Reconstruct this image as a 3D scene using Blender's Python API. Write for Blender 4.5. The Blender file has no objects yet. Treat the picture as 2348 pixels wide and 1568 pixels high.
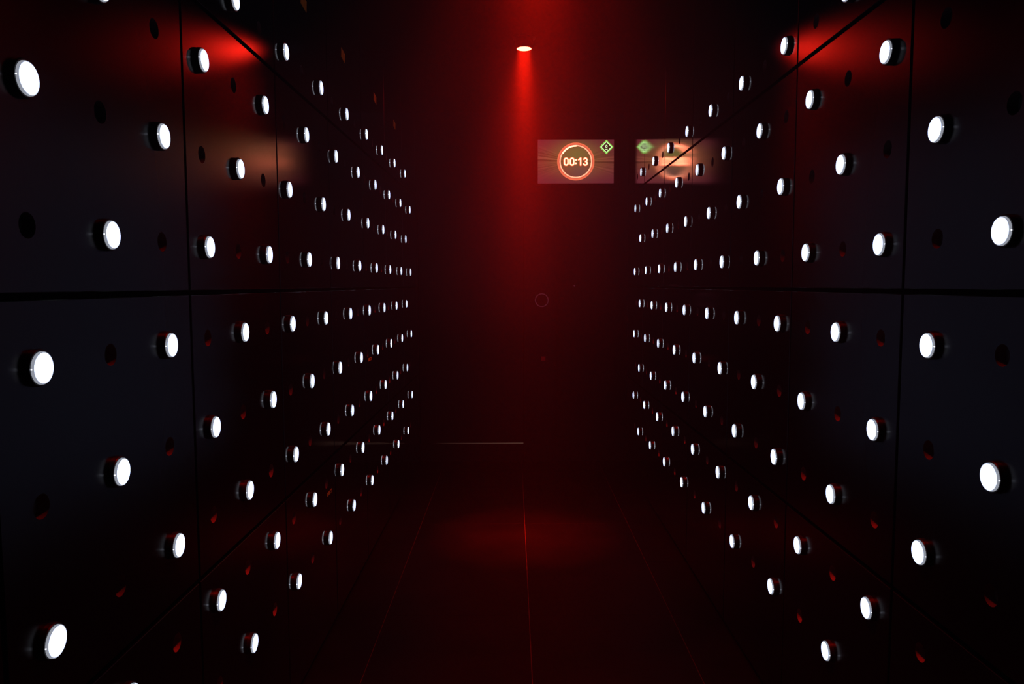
import bpy, bmesh, math
from mathutils import Matrix, Vector

# ------------------------------------------------------------------ camera, world, exposure
scene = bpy.context.scene
COL = scene.collection
PI = math.pi
W = 0.9185           # half width of the corridor (panel faces)
CELL = 0.25          # pitch of the button grid
FLOOR_TO_GRID = 1.46
CAM = (-0.0712, 0.0, 0.1447 + FLOOR_TO_GRID)
YAW, PITCH, ROLL, FPX = 0.0019, -0.0765, 0.0022, 1707.0

cam_data = bpy.data.cameras.new('camera')
cam_data.sensor_width = 36.0
cam_data.lens = FPX / 2348.0 * 36.0
cam_data.clip_start = 0.02
cam = bpy.data.objects.new('camera', cam_data)
COL.objects.link(cam)
rm = Matrix.Rotation(YAW, 3, 'Z') @ Matrix.Rotation(PITCH, 3, 'X') @ Matrix.Rotation(ROLL, 3, 'Y')
right, fwd, up = rm.col[0], rm.col[1], rm.col[2]
m3 = Matrix((right, up, -fwd)).transposed()
cam.matrix_world = Matrix.Translation(CAM) @ m3.to_4x4()
scene.camera = cam

world = bpy.data.worlds.new('world')
world.use_nodes = True
world.node_tree.nodes['Background'].inputs[0].default_value = (0, 0, 0, 1)
world.node_tree.nodes['Background'].inputs[1].default_value = 0.0
scene.world = world
scene.view_settings.view_transform = 'Standard'
scene.view_settings.look = 'None'
scene.view_settings.exposure = 0.0
scene.view_settings.gamma = 1.0
scene.view_settings.use_curve_mapping = False
scene.cycles.use_denoising = True
scene.cycles.use_light_tree = True
scene.cycles.volume_bounces = 0
scene.cycles.volume_step_rate = 3.0
scene.cycles.max_bounces = 3
scene.cycles.diffuse_bounces = 1
scene.cycles.glossy_bounces = 2
scene.cycles.use_adaptive_sampling = True
scene.cycles.adaptive_threshold = 0.015
scene.cycles.adaptive_min_samples = 20
scene.cycles.sample_clamp_indirect = 2.0

LENS_GLOW = 2.0          # radiance of a lit button
RED_DISC = 130.0          # radiance of the red lamp's glass
RED_CORE = 8.0            # watts of a red lamp's narrow beam
RED_POOL = 9.0            # watts of the pool of light on the floor
RED_SKIRT = 5.5          # watts of the wide soft light around it
PANEL_GLOSS = (0.55, 0.28, 0.80, 0.085)
HAZE = (0.005, 0.046)    # at the floor, under the ceiling

# ------------------------------------------------------------------ helpers
def smat(name, color, rough=0.5, spec=0.5, metal=0.0, bump=None, vary=None):
    """procedural principled material; bump=(scale,strength); vary=(scale,amount)"""
    m = bpy.data.materials.new(name)
    m.use_nodes = True
    nt = m.node_tree
    b = nt.nodes['Principled BSDF']
    b.inputs['Base Color'].default_value = (*color, 1)
    b.inputs['Roughness'].default_value = rough
    b.inputs['Specular IOR Level'].default_value = spec
    b.inputs['Metallic'].default_value = metal
    tc = nt.nodes.new('ShaderNodeTexCoord')
    if vary:
        n = nt.nodes.new('ShaderNodeTexNoise')
        n.inputs['Scale'].default_value = vary[0]
        n.inputs['Detail'].default_value = 6
        nt.links.new(tc.outputs['Object'], n.inputs['Vector'])
        r = nt.nodes.new('ShaderNodeMapRange')
        r.inputs['From Min'].default_value = 0.3
        r.inputs['From Max'].default_value = 0.7
        r.inputs['To Min'].default_value = 1 - vary[1]
        r.inputs['To Max'].default_value = 1 + vary[1]
        nt.links.new(n.outputs['Fac'], r.inputs['Value'])
        v = nt.nodes.new('ShaderNodeVectorMath')
        v.operation = 'SCALE'
        v.inputs[0].default_value = color
        nt.links.new(r.outputs[0], v.inputs['Scale'])
        nt.links.new(v.outputs[0], b.inputs['Base Color'])
    if bump:
        n = nt.nodes.new('ShaderNodeTexNoise')
        n.inputs['Scale'].default_value = bump[0]
        n.inputs['Detail'].default_value = 3
        nt.links.new(tc.outputs['Object'], n.inputs['Vector'])
        bp = nt.nodes.new('ShaderNodeBump')
        bp.inputs['Strength'].default_value = bump[1]
        bp.inputs['Distance'].default_value = 0.002
        nt.links.new(n.outputs['Fac'], bp.inputs['Height'])
        nt.links.new(bp.outputs[0], b.inputs['Normal'])
    return m

def panel_mat():
    """black satin lacquer: dark body, Fresnel gloss whose fine texture flattens out at grazing incidence"""
    m = bpy.data.materials.new('black_satin_panel')
    m.use_nodes = True
    nt = m.node_tree
    nt.nodes.remove(nt.nodes['Principled BSDF'])
    N, Lk = nt.nodes.new, nt.links.new
    tc = N('ShaderNodeTexCoord')
    n = N('ShaderNodeTexNoise')
    n.inputs['Scale'].default_value = 260
    Lk(tc.outputs['Object'], n.inputs['Vector'])
    bp = N('ShaderNodeBump')
    bp.inputs['Strength'].default_value = 0.03
    bp.inputs['Distance'].default_value = 0.002
    Lk(n.outputs['Fac'], bp.inputs['Height'])
    d = N('ShaderNodeBsdfDiffuse')
    d.inputs['Color'].default_value = (0.0035, 0.004, 0.0055, 1)
    g = N('ShaderNodeBsdfGlossy')
    g.distribution = 'BECKMANN'
    g.inputs['Color'].default_value = (1, 1, 1, 1)
    lw = N('ShaderNodeLayerWeight')
    lw.inputs['Blend'].default_value = 0.5
    r = N('ShaderNodeMapRange')
    r.interpolation_type = 'SMOOTHSTEP'
    for k, v in zip(('From Min', 'To Min', 'From Max', 'To Max'), PANEL_GLOSS):
        r.inputs[k].default_value = v
    Lk(lw.outputs['Facing'], r.inputs['Value'])
    Lk(r.outputs[0], g.inputs['Roughness'])
    Lk(bp.outputs[0], g.inputs['Normal'])
    f = N('ShaderNodeFresnel')
    f.inputs['IOR'].default_value = 1.6
    mx = N('ShaderNodeMixShader')
    gz = N('ShaderNodeMapRange')
    gz.interpolation_type = 'SMOOTHSTEP'
    for k, v in zip(('From Min', 'To Min', 'From Max', 'To Max'), (0.64, 0.0, 0.84, 1.0)):
        gz.inputs[k].default_value = v
    Lk(lw.outputs['Facing'], gz.inputs['Value'])
    mxm = N('ShaderNodeMath'); mxm.operation = 'MAXIMUM'
    Lk(f.outputs[0], mxm.inputs[0]); Lk(gz.outputs[0], mxm.inputs[1])
    Lk(mxm.outputs[0], mx.inputs[0]); Lk(d.outputs[0], mx.inputs[1]); Lk(g.outputs[0], mx.inputs[2])
    Lk(mx.outputs[0], nt.nodes['Material Output'].inputs[0])
    return m

def emat(name, color, strength):
    m = bpy.data.materials.new(name)
    m.use_nodes = True
    nt = m.node_tree
    nt.nodes.remove(nt.nodes['Principled BSDF'])
    e = nt.nodes.new('ShaderNodeEmission')
    e.inputs[0].default_value = (*color, 1)
    e.inputs[1].default_value = strength
    nt.links.new(e.outputs[0], nt.nodes['Material Output'].inputs[0])
    return m

class MB:
    """collects polygons for one mesh"""
    def __init__(self):
        self.v, self.f, self.s = [], [], []
    def poly(self, pts, smooth=False):
        i = len(self.v)
        self.v += [tuple(p) for p in pts]
        self.f.append(tuple(range(i, i + len(pts))))
        self.s.append(smooth)
    def box(self, x0, x1, y0, y1, z0, z1):
        P = [(x, y, z) for x in (x0, x1) for y in (y0, y1) for z in (z0, z1)]
        for q in ((0, 1, 3, 2), (4, 6, 7, 5), (0, 4, 5, 1), (2, 3, 7, 6), (0, 2, 6, 4), (1, 5, 7, 3)):
            self.poly([P[k] for k in q])
    def lathe(self, prof, seg=28, cap=True, fn=None):
        """prof: list of (radius, height) about +Z; each band smooth"""
        fn = fn or (lambda x, y, z: (x, y, z))
        cs = [(math.cos(2 * PI * k / seg), math.sin(2 * PI * k / seg)) for k in range(seg)]
        for (r0, h0), (r1, h1) in zip(prof, prof[1:]):
            b = len(self.v)
            for c, s in cs: self.v.append(fn(r0 * c, r0 * s, h0))
            for c, s in cs: self.v.append(fn(r1 * c, r1 * s, h1))
            for k in range(seg):
                j = (k + 1) % seg
                self.f.append((b + k, b + j, b + seg + j, b + seg + k))
                self.s.append(True)
        if cap:
            r, h = prof[-1]
            self.poly([fn(r * c, r * s, h) for c, s in cs])
    def mesh(self, name, mat):
        me = bpy.data.meshes.new(name)
        me.from_pydata(self.v, [], self.f)
        me.polygons.foreach_set('use_smooth', self.s)
        me.materials.append(mat)
        me.update()
        return me
    def build(self, name, mat, parent=None, loc=(0, 0, 0)):
        return link(name, self.mesh(name, mat), parent, loc)

def link(name, data, parent=None, loc=(0, 0, 0)):
    o = bpy.data.objects.new(name, data)
    COL.objects.link(o)
    o.location = loc
    if parent: o.parent = parent
    return o

def tag(o, label, cat, group=None):
    o['label'] = label
    o['category'] = cat
    if group: o['group'] = group
    return o

def structure(o):
    o['kind'] = 'structure'
    return o

# ------------------------------------------------------------------ materials
M_PANEL = panel_mat()
M_BACKING = smat('matt_black_backing', (0.004, 0.004, 0.004), 0.9, 0.1, vary=(5, 0.3))
M_SLEEVE = smat('grey_hole_sleeve', (0.24, 0.22, 0.20), 0.7, 0.3, vary=(30, 0.2))
M_HOUSING = smat('black_plastic_housing', (0.010, 0.010, 0.011), 0.38, 0.5, vary=(60, 0.2))
M_LENS = emat('lit_white_lens', (0.62, 0.76, 1.35), LENS_GLOW)
M_RIM = emat('translucent_lens_rim', (0.66, 0.70, 0.82), 0.42)
M_NUB = emat('painted_lens_glint', (0.75, 0.80, 1.0), 3.0)
M_TILE = smat('dark_floor_tile', (0.0028, 0.0027, 0.0026), 0.6, 0.08, bump=(90, 0.15), vary=(4, 0.45))
M_GROUT = smat('pale_floor_joint', (0.055, 0.053, 0.051), 0.9, 0.1, vary=(12, 0.4))  # joints paler than the tiles
M_CEIL = smat('black_ceiling', (0.004, 0.004, 0.004), 0.95, 0.05, vary=(4, 0.3))
M_BACKWALL = smat('black_painted_wall', (0.012, 0.0115, 0.012), 0.7, 0.25, bump=(140, 0.1), vary=(3, 0.3))
M_DOOR = smat('black_door_leaf', (0.012, 0.011, 0.011), 0.6, 0.3, bump=(120, 0.1), vary=(2.5, 0.3))
M_POST = smat('black_door_post', (0.008, 0.0075, 0.0075), 0.55, 0.3, bump=(120, 0.1), vary=(4, 0.3))
M_GAP = emat('door_gap_glow', (1.0, 0.55, 0.40), 0.10)
M_STEEL = smat('dull_grey_ring', (0.65, 0.55, 0.60), 0.5, 0.5, vary=(40, 0.2))
M_REDBTN = smat('red_plastic_button', (0.85, 0.03, 0.03), 0.4, 0.5, vary=(50, 0.1))
M_YELLOW = smat('yellow_sticker', (0.80, 0.56, 0.05), 0.6, 0.3, vary=(30, 0.15))
M_INK = smat('sticker_ink', (0.02, 0.015, 0.01), 0.6, 0.3, vary=(30, 0.15))
M_BEZEL = smat('black_screen_case', (0.008, 0.008, 0.008), 0.5, 0.4, vary=(30, 0.2))
M_LAMPBODY = smat('black_lamp_body', (0.008, 0.008, 0.008), 0.55, 0.4, vary=(30, 0.2))
M_RED_DIM = emat('dimmed_red_lamp_glass', (1.0, 0.028, 0.008), RED_DISC * 0.07)
M_RED = emat('red_lamp_glass', (1.0, 0.015, 0.007), RED_DISC)

# ------------------------------------------------------------------ grid of the walls
Y0 = {-1: 6.0582, 1: 6.0024}              # distance of button column 0 on each wall
YBACK = 6.70
YNEAR = -1.25
ZTOP = 3.12
def col_y(side, n): return Y0[side] - n * CELL
def row_z(r): return FLOOR_TO_GRID + (4 - r) * CELL
ZJ = [0.02, 0.812, 1.586, 2.362, ZTOP]    # joints between panel rows
GAPV, GAPH = 0.011, 0.013
def panel_edges(side):
    ys = sorted(Y0[side] - (16.42 - 3.035 * k) * CELL for k in range(-5, 7))
    ys = [y for y in ys if YNEAR + 0.1 < y < YBACK - 0.1]
    return [YNEAR] + ys + [YBACK]
HOLE_R = 0.0232

def inframe(p, rad):
    d = Vector(p) - Vector(CAM)
    depth = d.dot(fwd)
    if depth < 0.2: return False
    u = 1174 + FPX * d.dot(right) / depth
    v = 784 - FPX * d.dot(up) / depth
    q = FPX * rad / depth
    return -q * 0.8 < u < 2348 + q * 0.8 and -q < v < 1568 + q

def panel_mesh(side, y0, y1, z0, z1, holes):
    """a plate standing off the wall; front face at x = side*W; holes cut right through the sheet"""
    b = MB()
    def P(y, z, w): return (side * (W - w), y, z)
    ch = 0.0015
    a0, a1, c0, c1 = y0 + ch, y1 - ch, z0 + ch, z1 - ch
    ys = sorted({a0, a1} | {h[0] - 0.06 for h in holes} | {h[0] + 0.06 for h in holes})
    zs = sorted({c0, c1} | {h[1] - 0.06 for h in holes} | {h[1] + 0.06 for h in holes})
    ys = [y for y in ys if a0 <= y <= a1]
    zs = [z for z in zs if c0 <= z <= c1]
    for p, q in zip(ys, ys[1:]):
        for r, s in zip(zs, zs[1:]):
            hit = [h for h in holes if p < h[0] < q and r < h[1] < s]
            if not hit:
                b.poly([P(p, r, 0), P(q, r, 0), P(q, s, 0), P(p, s, 0)])
                continue
            hy, hz = hit[0]
            N = 24
            sq, ci = [], []
            for k in range(N):
                t = 2 * PI * (k + 0.5) / N - PI * 0.75
                c, s_ = math.cos(t), math.sin(t)
                f = 1 / max(abs(c), abs(s_))
                cy, cz = c * f, s_ * f
                sq.append((hy + (cy * (q - hy) if cy > 0 else cy * (hy - p)), hz + (cz * (s - hz) if cz > 0 else cz * (hz - r))))
                ci.append((hy + HOLE_R * c, hz + HOLE_R * s_))
            corners = [(q, r), (q, s), (p, s), (p, r)]
            for k in range(N):
                j = (k + 1) % N
                A, B = sq[k], sq[j]
                extra = [c for c in corners if abs(A[0] - B[0]) > 1e-6 and abs(A[1] - B[1]) > 1e-6
                         and min(abs(c[0] - A[0]), abs(c[1] - A[1])) < 1e-6 and min(abs(c[0] - B[0]), abs(c[1] - B[1])) < 1e-6]
                b.poly([P(*ci[k], 0), P(*A, 0)] + [P(*c, 0) for c in extra] + [P(*B, 0), P(*ci[j], 0)])
    rings = [(a0, a1, c0, c1, 0), (y0, y1, z0, z1, -ch), (y0, y1, z0, z1, -0.03)]
    for R, S in zip(rings, rings[1:]):
        A = [(R[0], R[2]), (R[1], R[2]), (R[1], R[3]), (R[0], R[3])]
        B = [(S[0], S[2]), (S[1], S[2]), (S[1], S[3]), (S[0], S[3])]
        for k in range(4):
            j = (k + 1) % 4
            b.poly([P(*A[k], R[4]), P(*B[k], S[4]), P(*B[j], S[4]), P(*A[j], R[4])])
    if side > 0:      # mirrored copy: turn the faces back outwards
        b.f = [tuple(reversed(f)) for f in b.f]
    return b

# ------------------------------------------------------------------ room shell
floor_b = MB()
floor_b.box(-W - 0.14, W + 0.14, YNEAR - 0.1, YBACK + 0.14, -0.12, -0.004)
floor = structure(floor_b.build('floor', M_GROUT))
XJ = [-W - 0.02, -0.695, 0.003, 0.697, W + 0.02]
for ci in range(4):
    first = 4.213 if ci in (0, 3) else 4.907
    yj = [YNEAR] + [first + 1.39 * k for k in range(-4, 3) if YNEAR + 0.2 < first + 1.39 * k < YBACK - 0.05] + [YBACK]
    for ya, yb in zip(yj, yj[1:]):
        t = MB()
        x0, x1, y0, y1, g, ch = XJ[ci], XJ[ci + 1], ya, yb, 0.0020, 0.0010
        A = [(x0 + g + ch, y0 + g + ch), (x1 - g - ch, y0 + g + ch), (x1 - g - ch, y1 - g - ch), (x0 + g + ch, y1 - g - ch)]
        B = [(x0 + g, y0 + g), (x1 - g, y0 + g), (x1 - g, y1 - g), (x0 + g, y1 - g)]
        t.poly([(x, y, 0) for x, y in A])
        for k in range(4):
            j = (k + 1) % 4
            t.poly([(*A[k], 0), (*A[j], 0), (*B[j], -ch), (*B[k], -ch)])
            t.poly([(*B[k], -ch), (*B[j], -ch), (*B[j], -0.004), (*B[k], -0.004)])
        t.build('floor_tile', M_TILE, floor)

cb = MB()
cb.box(-W - 0.14, W + 0.14, YNEAR - 0.1, YBACK + 0.14, ZTOP, ZTOP + 0.1)
structure(cb.build('ceiling', M_CEIL))

bb = MB()
bb.box(-W - 0.14, W + 0.14, YBACK, YBACK + 0.12, 0.0, ZTOP)
structure(bb.build('wall_back', M_BACKWALL))
nb = MB()
nb.box(-W - 0.14, W + 0.14, YNEAR - 0.1, YNEAR, 0.0, ZTOP)
structure(nb.build('wall_front', M_BACKING))

sleeve_b = MB()
sleeve_b.lathe([(HOLE_R, 0.0), (HOLE_R, -0.022)], 24)
ROWS = range(9)
for side, sname in ((-1, 'left'), (1, 'right')):
    wb = MB()
    xa, xb = side * (W + 0.036), side * (W + 0.12)
    wb.box(min(xa, xb), max(xa, xb), YNEAR, YBACK, 0.0, ZTOP)
    wall = structure(wb.build('wall_' + sname, M_BACKING))
    spots = [(col_y(side, n), row_z(r)) for r in ROWS for n in range(0, 24) if (n + r) % 2 == 0]
    sm = None
    edges = panel_edges(side)
    for ya, yb in zip(edges, edges[1:]):
        for za, zb in zip(ZJ, ZJ[1:]):
            y0, y1 = ya + GAPV / 2, yb - GAPV / 2
            z0, z1 = za + GAPH / 2, zb - GAPH / 2
            holes = [h for h in spots if y0 + 0.05 < h[0] < y1 - 0.05 and z0 + 0.05 < h[1] < z1 - 0.05
                     and inframe((side * W, h[0], h[1]), 0.05)]
            p = panel_mesh(side, y0, y1, z0, z1, holes).build('panel', M_PANEL, wall)
            for h in holes:
                if sm is None:
                    sb = MB()
                    sb.lathe([(HOLE_R, 0.0), (HOLE_R, -0.022)], 24, True,
                             lambda x, y, z, s=side: (-s * z, x, y))
                    sm = sb.mesh('sleeve', M_SLEEVE)
                link('sleeve', sm, p, (side * W, h[0], h[1]))

# ------------------------------------------------------------------ lit buttons
def axis(side):
    return lambda x, y, z: (-side * z, x, y)
ORD = ['zeroth', 'first', 'second', 'third', 'fourth', 'fifth', 'sixth', 'seventh', 'eighth', 'ninth', 'tenth', 'eleventh']
ROWNAME = ['top', 'second', 'third', 'fourth', 'fifth', 'sixth', 'seventh', 'eighth', 'bottom']
for side, sname in ((-1, 'left'), (1, 'right')):
    fn = axis(side)
    hb = MB(); hb.lathe([(0.0335, 0.0), (0.0335, 0.0105), (0.0322, 0.0122), (0.0296, 0.0122), (0.0296, 0.007)], 32, False, fn)
    rb = MB(); rb.lathe([(0.0294, 0.007), (0.0294, 0.0150), (0.0287, 0.0164), (0.0275, 0.0168)], 32, False, fn)
    lb = MB(); lb.lathe([(0.0275, 0.0168), (0.020, 0.0175)], 24, True, fn)
    tb = MB(); tb.lathe([(0.0014, -0.0004), (0.0011, 0.0012)], 8, True,
                        lambda x, y, z, s=side: (-s * (0.0137 + x), -0.0294 - z, y))
    hm, rmesh, lm = hb.mesh('housing', M_HOUSING), rb.mesh('lens_rim', M_RIM), lb.mesh('lens', M_LENS)
    tm = tb.mesh('glint_nub', M_NUB)  # glint on the rim's near side, made as a tiny glowing nub
    for r in ROWS:
        count = 0
        for n in range(0, 23):
            if (n + r) % 2 == 0: continue
            pos = (side * W, col_y(side, n), row_z(r))
            if not inframe((side * (W - 0.014), pos[1], pos[2]), 0.031): continue
            count += 1
            root = link('wall_button', None, None, pos)
            root.empty_display_size = 0.03
            rown = ROWNAME[r]
            tag(root, 'lit white round button on %s wall, %s row%s, %s from far end'
                % (sname, rown, '' if rown in ('top', 'bottom') else ' from top', ORD[count]),
                'button', 'lit buttons on the %s wall' % sname)
            link('housing', hm, root)
            rim = link('lens_rim', rmesh, root)
            link('lens', lm, root)
            link('glint_nub', tm, rim)

# ------------------------------------------------------------------ red ceiling spotlights
def red_lamp(y, label, bare_glass=True):
    root = link('ceiling_spotlight', None, None, (-0.002, y, ZTOP))
    tag(root, label, 'lamp', 'red ceiling spotlights')
    drop = ZTOP - 3.05
    b = MB()
    b.lathe([(0.070, 0.0), (0.070, -0.008), (0.056, -0.010), (0.056, -drop + 0.002), (0.0535, -drop), (0.0465, -drop),
             (0.0465, -drop + 0.006)], 32, False)
    b.build('lamp_body', M_LAMPBODY, root)
    g = MB()
    g.lathe([(0.0445, -drop + 0.001), (0.030, -drop)], 32, True)
    g.build('lamp_glass', M_RED if bare_glass else M_RED_DIM, root)
    for name, watts, spread in (('beam_core', RED_CORE, 24), ('beam_pool', RED_POOL, 54), ('beam_skirt', RED_SKIRT, 84)):
        sd = bpy.data.lights.new(name, 'AREA')
        sd.shape = 'DISK'
        sd.size = 0.085
        sd.spread = math.radians(spread)
        sd.energy = watts
        sd.color = (1.0, 0.008, 0.001)
        link(name, sd, root, (0, 0, -drop - 0.003))
    return root
red_lamp(4.70, 'glowing red spotlight on the ceiling in the middle of the corridor')
red_lamp(2.20, 'nearer red ceiling spotlight just above the picture, seen by its red haze', False)

# ------------------------------------------------------------------ back wall: door, post, ring, red button, screen
YD = YBACK
d = MB()
ch = 0.004
d.box(-W + 0.004, 0.0173, YD - 0.03, YD - 0.001, 0.1738, 2.25)
door = structure(d.build('door_1', M_DOOR))
# glowing wedge drawn as light under the door; its taper fades the line leftwards
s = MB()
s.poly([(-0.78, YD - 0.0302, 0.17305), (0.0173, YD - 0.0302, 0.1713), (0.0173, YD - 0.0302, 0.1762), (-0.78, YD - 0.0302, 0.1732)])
s.build('gap_glow_wedge', M_GAP, door)
k = MB(); k.box(-W + 0.004, 0.0173, YD - 0.029, YD - 0.001, 0.002, 0.1722)
k.build('kick_board', M_POST, door)
p = MB(); p.box(0.0263, 0.3062, YD - 0.034, YD - 0.001, 0.002, 2.36)
structure(p.build('trim_1', M_POST))

ring = MB()
fn = lambda x, y, z: (x, -z, y)
ring.lathe([(0.062, 0.0), (0.062, 0.006), (0.060, 0.009), (0.054, 0.009), (0.052, 0.006), (0.052, 0.002)], 36, False, fn)
ro = link('door_ring', None, None, (0.1831, YD - 0.034, 1.4680))
tag(ro, 'thin dull ring on the dark post beside the door', 'ring')
ring.build('ring', M_STEEL, ro)
pl = MB(); pl.lathe([(0.052, 0.0), (0.052, 0.003)], 36, True, fn)
pl.build('centre_plate', M_POST, ro)
rbn = link('door_button', None, None, (0.1960, YD - 0.034, 0.9439))
tag(rbn, 'small square red push button below the ring on the post', 'button')
q = MB(); q.box(-0.024, 0.024, -0.006, 0, -0.024, 0.024); q.build('base_plate', M_POST, rbn)
q = MB(); q.box(-0.020, 0.020, -0.013, -0.0062, -0.020, 0.020); q.build('push_cap', M_REDBTN, rbn)
stud = MB(); stud.lathe([(0.008, 0), (0.008, 0.003), (0.005, 0.006)], 14, True, fn)
so = stud.build('wall_stud', M_STEEL, None, (0.4769, YD, 1.5961))
tag(so, 'tiny pale stud on the back wall, right of the post', 'stud')

# ---- countdown screen
def screen_material():
    m = bpy.data.materials.new('screen_picture')
    m.use_nodes = True
    nt = m.node_tree
    nt.nodes.remove(nt.nodes['Principled BSDF'])
    N, Lk = nt.nodes.new, nt.links.new
    tc = N('ShaderNodeTexCoord')
    sp = N('ShaderNodeSeparateXYZ'); Lk(tc.outputs['Object'], sp.inputs[0])
    def math_(op, a, b=None, c=None):
        n = N('ShaderNodeMath'); n.operation = op
        for i, x in enumerate((a, b, c)):
            if x is None: continue
            if isinstance(x, (int, float)): n.inputs[i].default_value = x
            else: Lk(x, n.inputs[i])
        return n.outputs[0]
    def sq(v): return math_('MULTIPLY', v, v)
    x, z = sp.outputs[0], sp.outputs[2]
    ang = math_('ARCTAN2', z, x)
    nx = N('ShaderNodeTexNoise'); nx.noise_dimensions = '1D'
    nx.inputs['Scale'].default_value = 14.0; nx.inputs['Detail'].default_value = 3
    Lk(ang, nx.inputs['W'])
    ray = N('ShaderNodeMapRange'); ray.inputs['From Min'].default_value = 0.35; ray.inputs['From Max'].default_value = 0.65
    ray.inputs['To Min'].default_value = 0.45; ray.inputs['To Max'].default_value = 1.25
    Lk(nx.outputs['Fac'], ray.inputs['Value'])
    # horizontal beam of warm light, yellow towards the upper middle
    ex = sq(math_('DIVIDE', math_('ABSOLUTE', x), 0.36))
    ez = sq(math_('DIVIDE', z, 0.135))
    warm = math_('EXPONENT', math_('MULTIPLY', math_('ADD', ex, ez), -1.0))
    cy = sq(math_('DIVIDE', math_('SUBTRACT', z, 0.06), 0.11))
    cx = sq(math_('DIVIDE', x, 0.16))
    yel = math_('EXPONENT', math_('MULTIPLY', math_('ADD', cx, cy), -1.0))
    def mix(f, a, b):
        n = N('ShaderNodeMix'); n.data_type = 'RGBA'
        Lk(f, n.inputs[0])
        for i, c in ((6, a), (7, b)):
            if isinstance(c, tuple): n.inputs[i].default_value = (*c, 1)
            else: Lk(c, n.inputs[i])
        return n.outputs[2]
    c = mix(warm, (0.115, 0.014, 0.030), (0.30, 0.085, 0.035))
    c = mix(yel, c, (0.20, 0.155, 0.040))
    # grey wash low inside the ring
    gx = sq(math_('DIVIDE', math_('SUBTRACT', x, 0.03), 0.10))
    gz = sq(math_('DIVIDE', math_('ADD', z, 0.085), 0.06))
    c = mix(math_('MULTIPLY', math_('EXPONENT', math_('MULTIPLY', math_('ADD', gx, gz), -1.0)), 0.7), c, (0.15, 0.075, 0.065))
    # the rays show only in a flat fan to both sides
    fan = math_('DIVIDE', z, math_('ADD', math_('MULTIPLY', math_('ABSOLUTE', x), 0.30), 0.02))
    fan = math_('EXPONENT', math_('MULTIPLY', math_('MULTIPLY', fan, fan), -1.0))
    st = math_('ADD', 1.0, math_('MULTIPLY', fan, math_('SUBTRACT', ray.outputs[0], 1.0)))
    e = N('ShaderNodeEmission')
    Lk(c, e.inputs[0]); Lk(math_('MULTIPLY', st, 0.9), e.inputs[1])
    Lk(e.outputs[0], nt.nodes['Material Output'].inputs[0])
    return m

SX, SZ = 0.4824, 2.6884
SW, SH = 0.3355, 0.1901
scr = link('countdown_screen', None, None, (SX, YD, SZ))
tag(scr, 'wide countdown screen showing 00:13 in a glowing orange ring, high on back wall', 'screen')
b = MB(); b.box(-SW - 0.006, SW + 0.006, -0.030, -0.001, -SH - 0.006, SH + 0.006); b.build('screen_case', M_BEZEL, scr)
b = MB(); b.poly([(-SW, -0.0306, -SH), (SW, -0.0306, -SH), (SW, -0.0306, SH), (-SW, -0.0306, SH)])
disp = b.build('display', screen_material(), scr)
U = 3.37e-4 * (2 * SW) / 0.676
OX, OZ = -0.0005 / U, 0.0
M_ORANGE = emat('screen_orange', (1.0, 0.185, 0.085), 0.95)
M_REDLINE = emat('screen_red', (0.80, 0.09, 0.06), 0.9)
M_PEACH = emat('screen_peach', (1.7, 0.62, 0.36), 1.0)
M_CREAM = emat('screen_cream', (8.0, 1.7, 0.9), 1.0)
M_HALO = emat('screen_digit_halo', (1.6, 0.15, 0.06), 1.0)
M_GREEN = emat('screen_green', (0.26, 0.70, 0.10), 1.15)
M_LIME = emat('screen_lime', (0.95, 1.4, 0.7), 1.0)
M_DARK = emat('screen_dark', (0.05, 0.02, 0.012), 1.0)
def ribbon(b, pts, w, y, closed=False):
    """flat stroke with round ends and joints through pts (screen units)"""
    n = len(pts)
    for i in range(n if closed else n - 1):
        p, q2 = Vector(pts[i]), Vector(pts[(i + 1) % n])
        dvec = (q2 - p)
        if dvec.length < 1e-6: continue
        nn = Vector((-dvec.y, dvec.x)).normalized() * (w / 2)
        b.poly([(c.x * U, y, c.y * U) for c in (p + nn, p - nn, q2 - nn, q2 + nn)])
    for p in pts:
        b.poly([((p[0] + w / 2 * math.cos(2 * PI * k / 14)) * U, y, (p[1] + w / 2 * math.sin(2 * PI * k / 14)) * U) for k in range(14)])
def arc(cx, cy, rx, ry, a0, a1, n=14):
    return [(cx + rx * math.cos(math.radians(a0 + (a1 - a0) * k / n)), cy + ry * math.sin(math.radians(a0 + (a1 - a0) * k / n))) for k in range(n + 1)]
def annulus(b, r0, r1, y, a0=0, a1=360, n=72, cx=0, cy=0):
    for k in range(n):
        t0, t1 = (math.radians(a0 + (a1 - a0) * j / n) for j in (k, k + 1))
        b.poly([((cx + r * math.cos(t)) * U, y, (cy + r * math.sin(t)) * U) for r, t in ((r0, t0), (r1, t0), (r1, t1), (r0, t1))])
LY = -0.0306
def graphic(name, mat, f):
    b = MB(); f(b); return b.build(name, mat, disp)
graphic('outer_ring', M_ORANGE, lambda b: annulus(b, 446, 492, LY - 0.0004))
graphic('middle_ring', M_REDLINE, lambda b: annulus(b, 428, 448, LY - 0.0003))
graphic('inner_ring', M_PEACH, lambda b: annulus(b, 398, 432, LY - 0.0005))
graphic('progress_arc', M_CREAM, lambda b: annulus(b, 386, 420, LY - 0.0008, 88, 149, 24))
def zero(cx):
    return arc(cx, 39, 46, 43, 0, 180) + arc(cx, -47, 46, 43, 180, 360) + [(cx + 46, 39)]
def three():
    return arc(252, 40, 41, 43, 155, -80) + arc(252, -46, 46, 46, 80, -155)
GLYPH = [zero(-253), zero(-98), [(77, 44), (128, 84), (128, -90)], three()]
for g in GLYPH:
    graphic('digit_glow', M_HALO, lambda b: ribbon(b, g, 62, LY - 0.0010))
    graphic('digit', M_CREAM, lambda b: ribbon(b, g, 34, LY - 0.0014))
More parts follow.
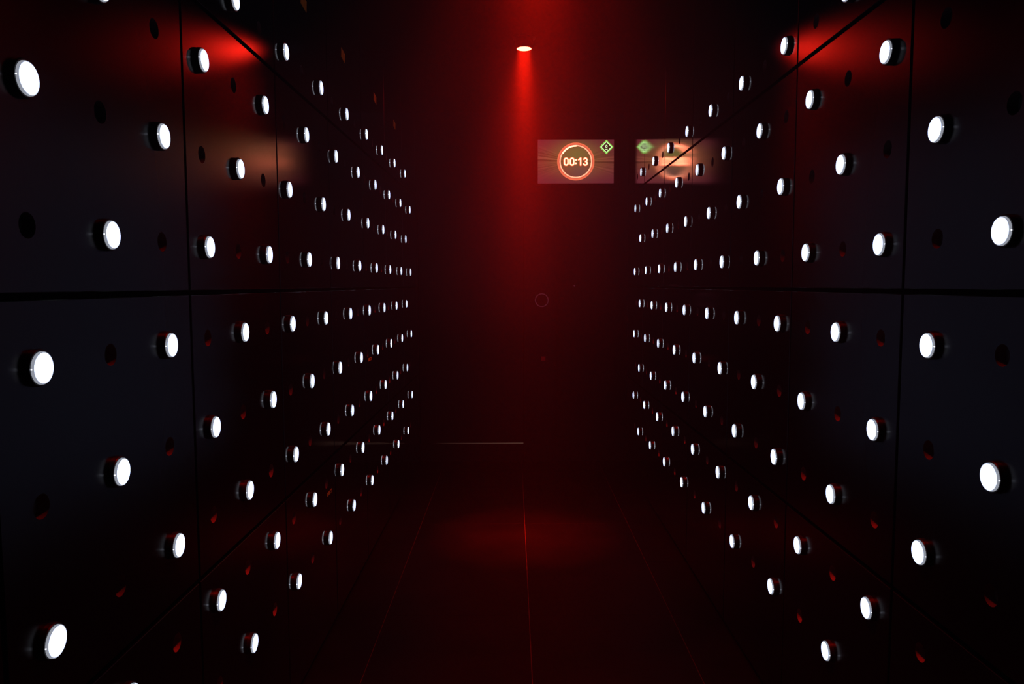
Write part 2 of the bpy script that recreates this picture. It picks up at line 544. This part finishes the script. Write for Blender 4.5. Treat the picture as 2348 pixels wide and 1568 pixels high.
for cpt in ((6, 38), (0, -48)):
    graphic('colon_glow', M_HALO, lambda b: annulus(b, 0, 33, LY - 0.0010, 0, 360, 20, *cpt))
    graphic('colon_dot', M_CREAM, lambda b: annulus(b, 0, 22, LY - 0.0014, 0, 360, 20, *cpt))
DX, DZ = 804, 374
def dia(b, r, y): b.poly([((DX + x) * U, y, (DZ + z) * U) for x, z in ((r, 0), (0, r), (-r, 0), (0, -r))])
graphic('diamond', M_GREEN, lambda b: dia(b, 186, LY - 0.0004))
graphic('diamond_line', M_LIME, lambda b: dia(b, 147, LY - 0.0008))
graphic('diamond_centre', M_DARK, lambda b: dia(b, 124, LY - 0.0012))
graphic('score_digit', M_LIME, lambda b: ribbon(b, arc(DX, DZ + 16, 20, 32, 0, 360, 18), 16, LY - 0.0016))
graphic('score_line', M_LIME, lambda b: ribbon(b, [(DX - 28, DZ - 62), (DX - 8, DZ - 58), (DX + 8, DZ - 62), (DX + 28, DZ - 58)], 13, LY - 0.0016))

# ------------------------------------------------------------------ yellow stickers on the left wall
def sticker(y, z, w, h, tilt, label, ink):
    root = link('yellow_sticker', None, None, (-W, y, z))
    root.rotation_euler = (tilt, 0, 0)
    tag(root, label, 'sticker', 'yellow stickers on the left wall')
    b = MB(); b.box(0.0002, 0.0012, -w / 2, w / 2, -h / 2, h / 2); b.build('sticker_sheet', M_YELLOW, root)
    if ink:
        b = MB(); b.box(0.0013, 0.0016, w * 0.14, w * 0.36, -h * 0.28, h * 0.28); b.build('printed_mark', M_INK, root)
for (y, label) in ((3.11, 'yellow sticker high on the left wall, nearest to the viewer'),
                   (3.81, 'yellow sticker high on the left wall, second from the viewer'),
                   (4.67, 'yellow sticker high on the left wall, third from the viewer'),
                   (5.42, 'yellow sticker high on the left wall, farthest from the viewer')):
    sticker(y, 1.288 + FLOOR_TO_GRID, 0.082, 0.046, -0.12, label, False)
sticker(4.367, 1.17, 0.10, 0.017, 0.0, 'small yellow label at chest height among the buttons of the left wall', True)
sticker(3.36, 0.655, 0.088, 0.015, 0.0, 'small yellow label low on the left wall, near the floor', True)

# ------------------------------------------------------------------ haze
hz = MB()
hz.box(-W - 0.01, W + 0.01, YNEAR + 0.01, YBACK - 0.0005, 0.001, ZTOP - 0.001)
hm = bpy.data.materials.new('thin_haze')
hm.use_nodes = True
nt = hm.node_tree
nt.nodes.remove(nt.nodes['Principled BSDF'])
vs = nt.nodes.new('ShaderNodeVolumeScatter')
vs.inputs['Color'].default_value = (0.9, 0.9, 0.92, 1)
tc = nt.nodes.new('ShaderNodeTexCoord')
sx = nt.nodes.new('ShaderNodeSeparateXYZ')
mr = nt.nodes.new('ShaderNodeMapRange')       # the haze hangs thicker under the ceiling
mr.inputs['From Min'].default_value = 1.25
mr.inputs['From Max'].default_value = ZTOP
mr.inputs['To Min'].default_value, mr.inputs['To Max'].default_value = HAZE
nt.links.new(tc.outputs['Object'], sx.inputs[0])
nt.links.new(sx.outputs[2], mr.inputs['Value'])
nt.links.new(mr.outputs[0], vs.inputs['Density'])
vs.inputs['Anisotropy'].default_value = 0.3
nt.links.new(vs.outputs[0], nt.nodes['Material Output'].inputs['Volume'])
ho = hz.build('haze', hm)
ho['kind'] = 'stuff'
tag(ho, 'thin haze filling the corridor, glowing red under the lamps', 'haze')
